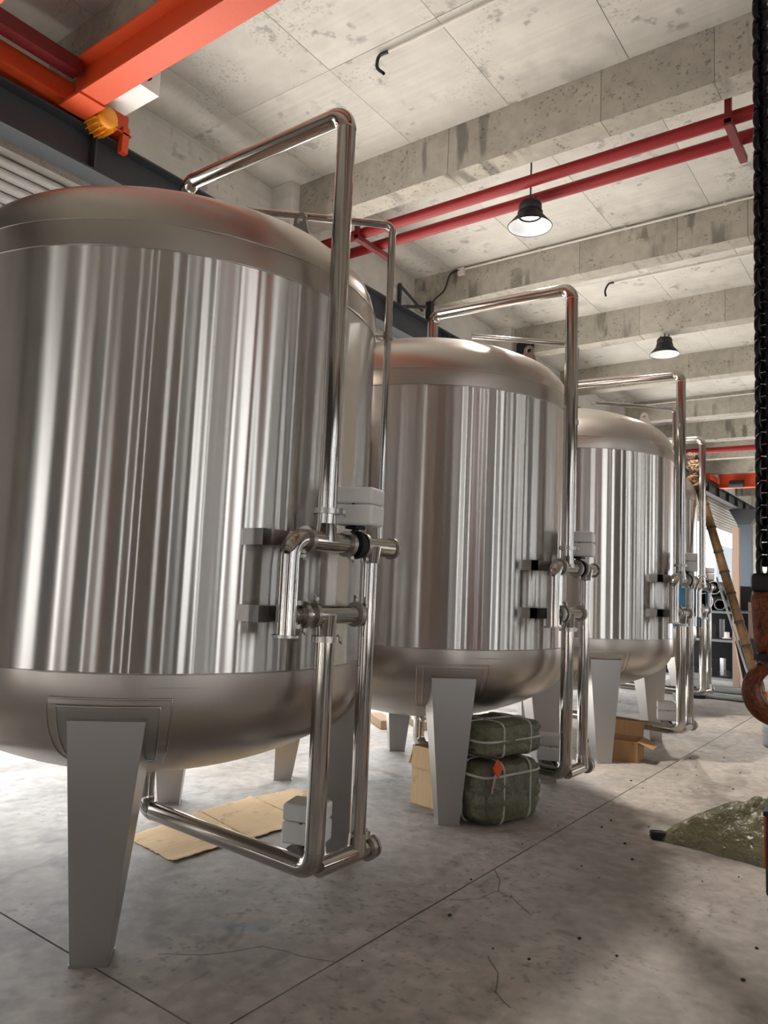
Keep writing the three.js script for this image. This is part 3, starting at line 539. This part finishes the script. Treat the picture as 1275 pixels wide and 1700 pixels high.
// black bracket and small box high on the left wall
{
  const t = thing('wall_bracket', 'black triangular steel bracket on the wall above the second tank', 'bracket', [XW + 0.02, 5.42, -8.05]);
  part('post', box(0.04, 0.36, 0.04), M.steelDark, t, [0.02, 0.18, 0]); part('strut', bar(V(0.02, 0.34, 0), V(0.25, 0.0, -0.25), 0.03, 0.03), M.steelDark, t); part('arm', bar(V(0.02, 0.03, 0), V(0.35, 0.03, -0.2), 0.035, 0.035), M.steelDark, t);
  part('switch_body', rbox(0.09, 0.26, 0.09, 0.01), M.black, t, [0.31, 0.02, -0.33]);
  const b = thing('junction_box', 'small black box below a rust stain behind the second tank', 'box', [-5.35, 5.62, -10.96]); part('case', rbox(0.3, 0.2, 0.06, 0.01), M.black, b); part('cover', rbox(0.16, 0.3, 0.03, 0.006), M.black, b, [-0.02, 0, 0.04]);
}

// ---------------------------------------------------------------- things on the floor
function wrapGeo(w, h, d, amp, sd) {               // soft bundle: a box rounded and creased
  let g = new THREE.BoxGeometry(1, 1, 1, 40, 30, 40); const p = g.attributes.position;
  for (let i = 0; i < p.count; i++) {
    let x = p.getX(i) * 2, y = p.getY(i) * 2, z = p.getZ(i) * 2; const q = 7, l = Math.pow(Math.abs(x) ** q + Math.abs(y) ** q + Math.abs(z) ** q, 1 / q);
    x /= l; y /= l; z /= l;
    const rid = (f, s) => 1 - Math.abs(2 * (0.5 * vnoise(x * f + y * f * 0.7 + 50, z * f - y * f * 0.4 + 50, 999, s) + 0.5 * vnoise(y * f * 1.4 + 30, x * f * 0.5 + z * f * 0.6 + 70, 999, s + 3)) - 1);
    const k = 1 + amp * (rid(2.2, sd) * 1.2 + rid(5, sd + 7) * 0.6 + rid(11, sd + 9) * 0.25 - 1.1);
    const bulge = 1 + 0.05 * (1 - y * y);
    p.setXYZ(i, x * w / 2 * k * bulge, Math.max(y * h / 2 * (1 + (k - 1) * 0.6), -h / 2), z * d / 2 * k * bulge);
  }
  g.deleteAttribute('uv'); g.deleteAttribute('normal'); g = mergeVertices(g, 1e-4); g.computeVertexNormals(); return boxUV(g);
}
function strapLoop(w, h, d, axis, at, r = 0.009) { // closed strap round a bundle
  const pts = [], n = 40;
  for (let i = 0; i < n; i++) { const a = i / n * 2 * PI, c = Math.cos(a), s = Math.sin(a), l = Math.pow(Math.abs(c) ** 7 + Math.abs(s) ** 7, 1 / 7), A = c / l * 1.065, B = s / l * 1.02; pts.push(axis === 'x' ? V(at, B * h / 2, A * d / 2) : axis === 'z' ? V(A * w / 2, B * h / 2, at) : V(A * w / 2, at, B * d / 2 * 1.065)); }
  return new THREE.TubeGeometry(new THREE.CatmullRomCurve3(pts, true), 80, r, 6, true);
}
function bundle(label, x, y, z, w, h, d, turn, sd, tags) {
  const t = thing('wrapped_bundle', label, 'bundle', [x, y + h / 2, z], turn, 'green wrapped bundles');
  part('wrapping', wrapGeo(w, h, d, 0.075, sd), M.tarp, t);
  for (const a of [-0.27, 0.22]) part('strap', strapLoop(w, h, d, 'z', a * d), M.strap, t);
  part('strap', strapLoop(w, h, d, 'x', 0.02), M.strap, t); part('strap', strapLoop(w, h, d, 'y', tags ? 0.30 * h : 0.0), M.strap, t);
  if (tags) {
    part('tag', rbox(0.006, 0.085, 0.10, 0.002), M.tagOrange, t, [w / 2 + 0.04, h * 0.46, d * 0.39], [0.6, 0.3, 0.1]).userData.label = 'orange card tag';
    part('tag', rbox(0.005, 0.13, 0.035, 0.002), M.tagPink, t, [w / 2 + 0.035, h * 0.22, d * 0.45], [-0.35, 0.5, 0.05]).userData.label = 'pink paper tag';
  }
  return t;
}
bundle('larger dark green wrapped bundle on the floor with orange tag', -2.625, 0, -4.97, 0.46, 0.42, 0.58, -0.23, 5, true);
bundle('smaller green wrapped bundle lying on top of the larger one', -2.61, 0.445, -4.99, 0.40, 0.235, 0.58, -0.26, 23, false);
function carton(name, label, x, z, w, h, d, turn, mat, flaps) {
  const t = thing(name, label, 'box', [x, 0, z], turn, 'cartons'), s = 0.006;
  part('base', boxAt(-w / 2, w / 2, 0, s, -d / 2, d / 2), mat, t);
  for (const q of [-1, 1]) { part('side', boxAt(q * w / 2, q * (w / 2 - s), s, h, -d / 2, d / 2), mat, t); part('side', boxAt(-w / 2 + s, w / 2 - s, s, h, q * d / 2, q * (d / 2 - s)), mat, t); }
  for (const [ax, q, ang] of flaps) {
    const f = ax === 'x' ? boxAt(0, q * 0.15, -s, 0, -d / 2 + .01, d / 2 - .01) : boxAt(-w / 2 + .01, w / 2 - .01, -s, 0, 0, q * 0.15);
    part('flap', f, mat, t, ax === 'x' ? [q * w / 2, h, 0] : [0, h, q * d / 2], ax === 'x' ? [0, 0, q * ang] : [-q * ang, 0, 0]);
  }
  return t;
}
carton('cardboard_box', 'pale tan carton standing behind the leg of the middle tank', -3.06, -4.98, 0.24, 0.42, 0.36, -0.1, M.card, [['x', -1, -1.25], ['z', 1, -1.4]]);
carton('cardboard_box', 'open brown carton with raised flap under the third tank', -2.60, -7.62, 0.46, 0.20, 0.34, 0.12, M.cardDark, [['x', 1, -0.35], ['x', -1, -0.9], ['z', -1, 1.2]]);
function sheet(label, corners, y, sd) {            // flat piece of cardboard with torn edge and slight waves
  const nx = 26, nz = 26, pos = [], idx = [], T = 0.005, lift = (u, v) => 0.016 * Math.max(0, fbm(u * 0.5 + sd * .1, v * 0.5, 5, 3, sd) - 0.45) + (v > 0.93 || u > 0.95 ? 0.006 : 0);
  for (const o of [0, 1]) for (let j = 0; j <= nz; j++) for (let i = 0; i <= nx; i++) {
    const u0 = i / nx, v0 = j / nz, u = u0 + (i === 0 || i === nx ? 0.02 * (hash(j, i, sd) - 0.5) : 0), v = v0 + (j === 0 || j === nz ? 0.02 * (hash(i, j, sd + 1) - 0.5) : 0), [a, b, c, d] = corners;
    const x = (a[0] * (1 - u) + b[0] * u) * (1 - v) + (d[0] * (1 - u) + c[0] * u) * v, z = (a[1] * (1 - u) + b[1] * u) * (1 - v) + (d[1] * (1 - u) + c[1] * u) * v;
    const fold = -0.004 * Math.exp(-(((v0 - 0.5) * nz) ** 2)) ; pos.push(x, y + (o ? 0 : T) + lift(u0, v0) + (o ? 0 : fold), z);
  }
  const n = (nx + 1) * (nz + 1);
  for (let j = 0; j < nz; j++) for (let i = 0; i < nx; i++) { const a = j * (nx + 1) + i, b = a + nx + 1; idx.push(a, b, a + 1, b, b + 1, a + 1, n + a, n + a + 1, n + b, n + b, n + a + 1, n + b + 1); }
  const e = (a, b) => idx.push(a, b, a + n, b, b + n, a + n);
  for (let i = 0; i < nx; i++) { e(i, i + 1); e(nz * (nx + 1) + i + 1, nz * (nx + 1) + i); } for (let j = 0; j < nz; j++) { e((j + 1) * (nx + 1), j * (nx + 1)); e(j * (nx + 1) + nx, (j + 1) * (nx + 1) + nx); }
  const g = new THREE.BufferGeometry(); g.setAttribute('position', new THREE.Float32BufferAttribute(pos, 3)); g.setIndex(idx); g.computeVertexNormals(); boxUV(g);
  return single('cardboard_sheet', g, M.card, label, 'cardboard', null, null, 'flattened cardboard');
}
sheet('flattened cardboard nearest the first tank leg, with torn front edge', [[-4.02, -2.93], [-3.49, -2.86], [-3.47, -3.42], [-4.10, -3.56]], 0.001, 3);
sheet('flattened cardboard running back under the first tank, behind the torn piece', [[-4.10, -3.575], [-3.45, -3.435], [-3.42, -3.90], [-4.12, -4.06]], 0.001, 9);
sheet('narrow cardboard piece farthest back under the first tank', [[-4.10, -4.075], [-3.55, -3.95], [-3.70, -4.44], [-4.04, -4.42]], 0.001, 14);
// crumpled plastic bag by the right edge
{
  const t = thing('crumpled_bag', 'crumpled olive plastic bag lying on the floor at right', 'bag', [-0.60, 0, -5.70], 0.42);
  const N = 110, K = 46, pos = [], idx = [];
  for (let j = 0; j <= K; j++) for (let i = 0; i <= N; i++) {
    const a = i / N * 2 * PI, s = j / K, c = Math.cos(a), q = Math.sin(a), tip = 1 + 0.16 * Math.pow(Math.max(0, -c), 8), rx = 0.86 * tip, rz = 0.46 * (1 - 0.45 * Math.pow(Math.max(0, -c), 2));
    const x = rx * c * s, z = rz * q * s, rid = (f, d) => 1 - Math.abs(2 * fbm((x * f + 20) / 64, (z * f + 20 + 0.4 * x * f) / 64, 64, 3, d) - 1);
    let h = 0.34 * Math.pow(Math.max(0, 1 - Math.pow(s, 3.2)), 0.7) * (0.72 + 0.38 * smooth(-0.8, 0.2, x)) + (0.085 * (rid(3.5, 301) - 0.6) + 0.05 * (rid(9, 307) - 0.6)) * smooth(1, 0.6, s); if (j === K) h = 0;
    const rim = 1 + 0.06 * (vnoise(i * 0.35 + 9, 3, 999, 311) - 0.5) * s; pos.push(x * rim, Math.max(0.0, h + 0.002), z * rim);
  }
  for (let j = 0; j < K; j++) for (let i = 0; i < N; i++) { const a = j * (N + 1) + i, b = a + N + 1; idx.push(a, a + 1, b, b, a + 1, b + 1); }
  const g = new THREE.BufferGeometry(); g.setAttribute('position', new THREE.Float32BufferAttribute(pos, 3)); g.setIndex(idx); g.computeVertexNormals(); boxUV(g);
  part('film', g, M.bagFilm, t);
  part('tied_end', wrapGeo(0.10, 0.05, 0.06, 0.25, 51), M.black, t, [-1.0, 0.026, 0.0]);
}
{
  const t = thing('tool_trolley', 'orange and black tool trolley at the right edge of the frame', 'trolley', [-0.46, 0, -4.62], 0.1);
  part('body', rbox(0.58, 0.40, 0.36, 0.02), M.black, t, [0, 0.30, 0]); part('side_panel', rbox(0.012, 0.26, 0.28, 0.004), M.tagOrange, t, [-0.294, 0.36, 0]); part('tray', rbox(0.6, 0.03, 0.38, 0.01), M.black, t, [0, 0.515, 0]);
  for (const sx of [-1, 1]) for (const sz of [-1, 1]) { const c = part('caster', cyl(V(sx * 0.25, 0.035, sz * 0.15 - 0.012), V(sx * 0.25, 0.035, sz * 0.15 + 0.012), 0.035, 20), M.galv, t); part('fork', rbox(0.03, 0.06, 0.04, 0.004), M.galv, c, [sx * 0.25, 0.075, sz * 0.15]); }
}
{
  const t = thing('grey_tyre', 'grey tyre lying flat on the floor beneath the hook', 'tyre', [-1.30, 0, -9.62]);
  part('tread', lathe([[0.19, 0.0], [0.29, 0.0], [0.315, 0.03], [0.30, 0.045], [0.318, 0.06], [0.302, 0.085], [0.318, 0.11], [0.302, 0.135], [0.318, 0.16], [0.302, 0.185], [0.315, 0.215], [0.29, 0.245], [0.20, 0.245], [0.17, 0.2], [0.17, 0.04], [0.19, 0.0]], 48), M.greyPlastic, t);
  part('hub', new THREE.CylinderGeometry(0.168, 0.168, 0.18, 32), M.black, t, [0, 0.10, 0]);
}
for (const [x, z, l, label] of [[-5.2, -7.15, 0.55, 'weathered timber block behind the first tank, nearest the wall'], [-4.85, -7.42, 0.5, 'dark timber block lying behind the middle tank']]) single('timber_block', rbox(0.16, 0.10, l, 0.012), M.wood, label, 'timber', [x, 0.05, z], [0, 0.9, 0], 'timber blocks');

{ // loose grit and small stones
  const gs = []; for (let i = 0; i < 90; i++) { const r = rr(0.003, 0.011) * (rnd() < 0.12 ? 1.7 : 1), g = new THREE.IcosahedronGeometry(r, 0); g.scale(1, 0.55, rr(0.7, 1.4)); g.rotateY(rr(0, 6)); g.translate(rr(-2.25, 0.4), r * 0.4, rr(-8.5, -1.6)); gs.push(g); }
  single('floor_grit', mergeGeometries(gs), M.joint, 'dark grit and small stones strewn over the floor', 'grit', null, null, null, 'stuff');
}
// tall stock out of view, placed to put dark bands in the tanks
{
  const rows = [[2.6, 5.2, 1.0, 3.4, 'steelDark', 0.5], [4.2, 3.4, 0.8, 3.9, 'gate', 0.2], [3.9, 1.3, 1.1, 3.3, 'steelDark', 0.1], [4.1, -2.6, 0.9, 3.2, 'gate', -0.1], [4.3, -5.9, 1.0, 3.5, 'steelDark', 0.1], [4.8, -8.0, 0.8, 3.9, 'steelBlue', 0], [4.5, -10.6, 0.9, 3.6, 'steelDark', 0], [-1.4, 6.6, 0.7, 3.5, 'gate', 1.4], [-3.4, 6.4, 0.9, 3.6, 'steelDark', 1.5]];
  rows.forEach(([x, z, w, h, m, turn], i) => {
    const t = thing('unseen_plate_rack', `${m === 'gate' ? 'brown' : m === 'steelBlue' ? 'blue grey' : 'dark grey'} steel plates standing upright in the ${ord[i]} unseen rack, darkening tank reflections`, 'rack', [x, 0, z], turn, 'unseen plate racks');
    part('base', box(0.6, 0.1, w + 0.1), M.steelDark, t, [0, 0.05, 0]);
    for (let k = 0; k < 3; k++) part('plate', box(0.03, h - k * 0.25, w - k * 0.1), M[m], t, [-0.18 + k * 0.16, 0.1 + (h - k * 0.25) / 2, 0]);
    for (const q of [-1, 1]) part('post', box(0.08, 1.6, 0.08), M.steelDark, t, [0.26, 0.9, q * (w / 2 + 0.0)]);
  });
}
// bamboo pole leaning against the last tank, thin rod beside it
{
  const a = V(-1.86, 0.0, -11.55), b = V(-3.02, 3.84, -12.05), t = thing('bamboo_pole', 'brown jointed bamboo pole leaning against the farthest tank', 'pole', [a.x, a.y, a.z]), d = b.clone().sub(a), l = d.length(), u = d.clone().normalize();
  const cut = [0]; while (cut[cut.length - 1] < l - 0.45) cut.push(cut[cut.length - 1] + rr(0.3, 0.42)); cut.push(l);
  for (let i = 0; i + 1 < cut.length; i++) { const p = u.clone().multiplyScalar(cut[i]), q = u.clone().multiplyScalar(cut[i + 1]), g = cyl(p, q, 0.066, 18, 0.062); part('culm', g, M.cane, t); if (i) part('node', cyl(p.clone().addScaledVector(u, -0.013), p.clone().addScaledVector(u, 0.013), 0.072, 18), M.caneNode, t); }
  for (let k = 0; k < 5; k++) { const p = u.clone().multiplyScalar(l - 0.1 - 0.11 * k).add(V(rr(-.03, .03), 0.02, 0.03)); part('dry_husk', wrapGeo(0.16, 0.14, 0.14, 0.3, 61 + k), k % 2 ? M.cane : M.caneNode, t, [p.x, p.y, p.z], [rr(0, 2), rr(0, 2), rr(0, 2)]); }
  single('thin_rod', cyl(V(-1.98, 0, -11.75), V(-2.62, 1.95, -12.0), 0.014, 10), M.galv, 'thin pale metal rod leaning beside the bamboo pole', 'rod');
}
// rack with pipes and scrap behind the last tank
{
  const zr = -14.3, t = thing('storage_rack', 'beige steel rack holding dark pipes behind the bamboo pole', 'rack', [0, 0, zr]);
  for (const [x, z] of [[-2.80, 0], [-4.2, 0], [-2.80, -1.4], [-4.2, -1.4]]) { const p = part('upright', boxAt(x - 0.055, x + 0.055, 0.012, z ? 1.6 : 2.9, z - 0.05, z + 0.05), M.beige, t); part('foot_plate', boxAt(x - 0.12, x + 0.12, 0, 0.012, z - 0.12, z + 0.12), M.beige, p); }
  for (const y of [0.25, 0.92, 1.42]) { part('shelf_beam', boxAt(-4.25, -2.74, y - 0.04, y, 0.03, -0.02), M.galv, t); part('shelf_beam', boxAt(-4.25, -2.74, y - 0.04, y, -1.38, -1.43), M.galv, t); part('deck', boxAt(-4.2, -2.8, y, y + 0.012, 0, -1.4), M.steelDark, t); }
  part('added_dark_panel', boxAt(-4.2, -2.8, 0.2, 1.9, -1.44, -1.46), M.black, t);  // added black panel: blocks the bright background so the shelves look dark
  part('brace', bar(V(-2.62, 0.012, 0.15), V(-2.78, 0.85, 0.03), 0.06, 0.04), M.beige, t);
  const pp = [[-3.63, 0.15, 1.434], [-3.315, 0.15, 1.434], [-3.06, 0.098, 1.434], [-3.945, 0.15, 1.434], [-3.4725, 0.15, 1.704], [-3.7875, 0.15, 1.704], [-3.157, 0.12, 1.71]];
  pp.forEach(([x, r, y], i) => {
    const o = thing('steel_pipe', ['dark open pipe on the rack, second from left of the bottom layer', 'dark open pipe on the rack, second from right of the bottom layer', 'smallest dark open pipe at the right end of the rack', 'dark open pipe at the left end of the rack', 'dark open pipe on the rack, middle of the upper layer', 'dark open pipe on the rack, left of the upper layer', 'pale rimmed dark pipe on the rack, right of the upper layer'][i], 'pipe', [x, y + r, zr + 0.12], 0, 'pipes on the rack');
    const tube = (ri, ro) => lathe([[ri, -0.6], [ro, -0.6], [ro, 0.6], [ri, 0.6], [ri, -0.6]], 32).rotateX(PI / 2);
    part('wall', tube(r - 0.014, r - 0.003).translate(0, 0, -0.7), M.blackPipe, o); part('rim', lathe([[r - 0.016, 0], [r - 0.001, 0], [r - 0.001, 0.02], [r - 0.016, 0.02], [r - 0.016, 0]], 32).rotateX(PI / 2).translate(0, 0, -0.1), i === 6 || i === 1 ? M.galv : M.greyPlastic, o);
  });
  const names = ['black', 'silver', 'beige', 'dark', 'white', 'brown'], kinds = [M.black, M.galv, M.beige, M.blackPipe, M.white, M.brown];
  for (const [y, n] of [[0.932, 14], [0.262, 14]]) for (let k = 0; k < n; k++) {
    const x = -4.1 + (k + 0.5) * 1.25 / n, L = rr(0.2, 0.42), m = kinds[Math.floor(rr(0, 6))], tilt = rr(-0.25, 0.25), h = Math.min(L, 0.40);
    const sh = new THREE.Shape(); sh.moveTo(0, 0); sh.lineTo(0.07, 0); sh.lineTo(0.07, 0.012); sh.lineTo(0.012, 0.012); sh.lineTo(0.012, 0.07); sh.lineTo(0, 0.07); sh.closePath();
    const g = k % 3 ? new THREE.ExtrudeGeometry(sh, { depth: h, bevelEnabled: false }).rotateX(-PI / 2) : lathe([[0.03, 0], [0.075, 0], [0.075, 0.018], [0.045, 0.03], [0.045, 0.12], [0.03, 0.12], [0.03, 0]], 24);
    single(k % 3 ? 'angle_iron' : 'pipe_flange', g, m, `${names[kinds.indexOf(m)]} ${k % 3 ? 'angle steel offcut' : 'short pipe flange'}, ${ord[k]} from the left on the ${y > 0.5 ? 'middle' : 'lowest'} rack shelf`, 'scrap', [x, y + 0.002, zr - 0.14 - (k % 2) * 0.16], k % 3 ? [0, rr(0, 3), 0] : null, 'scrap pieces on the rack');
  }
  single('black_board', box(0.30, 1.0, 0.03), M.black, 'black board leaning against the rack post', 'board', [-2.53, 0.47, zr + 0.24], [-0.16, 0.1, 0.22]);
  [[0.055, -13.28, M.galv], [0.055, -13.40, M.galv], [0.055, -13.52, M.galv], [0.15, -13.34, M.galv], [0.15, -13.46, M.greyPlastic]].forEach(([y, z, m], i) => {
    const o = thing('floor_pipe', ['front long silver pipe on the floor before the rack', 'second long silver pipe on the floor before the rack', 'rear long silver pipe on the floor against the rack', 'upper front silver pipe of the pile before the rack', 'upper rear grey pipe of the pile before the rack'][i], 'pipe', [-3.1, y, z], 0, 'silver pipes on the floor');
    part('tube', cyl(V(-1.4, 0, 0), V(1.35, 0, 0), 0.054, 18), m, o); if (i === 3) part('wrapping', cyl(V(0.62, 0, 0), V(0.95, 0, 0), 0.057, 18), M.tagOrange, o).userData.label = 'orange wrapped section';
  });
  single('floor_skid', box(0.3, 0.05, 0.12), M.black, 'short black skid on the floor before the silver pipes', 'skid', [-3.2, 0.025, -13.1], [0, 0.5, 0]);
}
// far bay: concrete wall outside the shutter door, standing plank
{
  const t = thing('yard_wall', 'concrete yard building wall seen through the far shutter door', 'wall', [-8.7, -0.21, -45.5]); part('panel', boxAt(-0.1, 0.1, 0, 6.0, -6.5, 6.5), M.wall, t); part('plinth', boxAt(-0.14, 0.14, 0, 4.6, -6.5, 6.3), M.steelBlue, t);
  const p = thing('standing_plank', 'dark brown plank standing against the far end wall', 'plank', [-4.45, 0, -32.6]); part('board', box(0.26, 3.6, 0.06), M.brown, p, [0, 1.8, 0]); part('cleat', box(0.30, 0.08, 0.08), M.brown, p, [0, 1.2, 0]);
}
shadows(scene);
renderer.render(scene, camera);
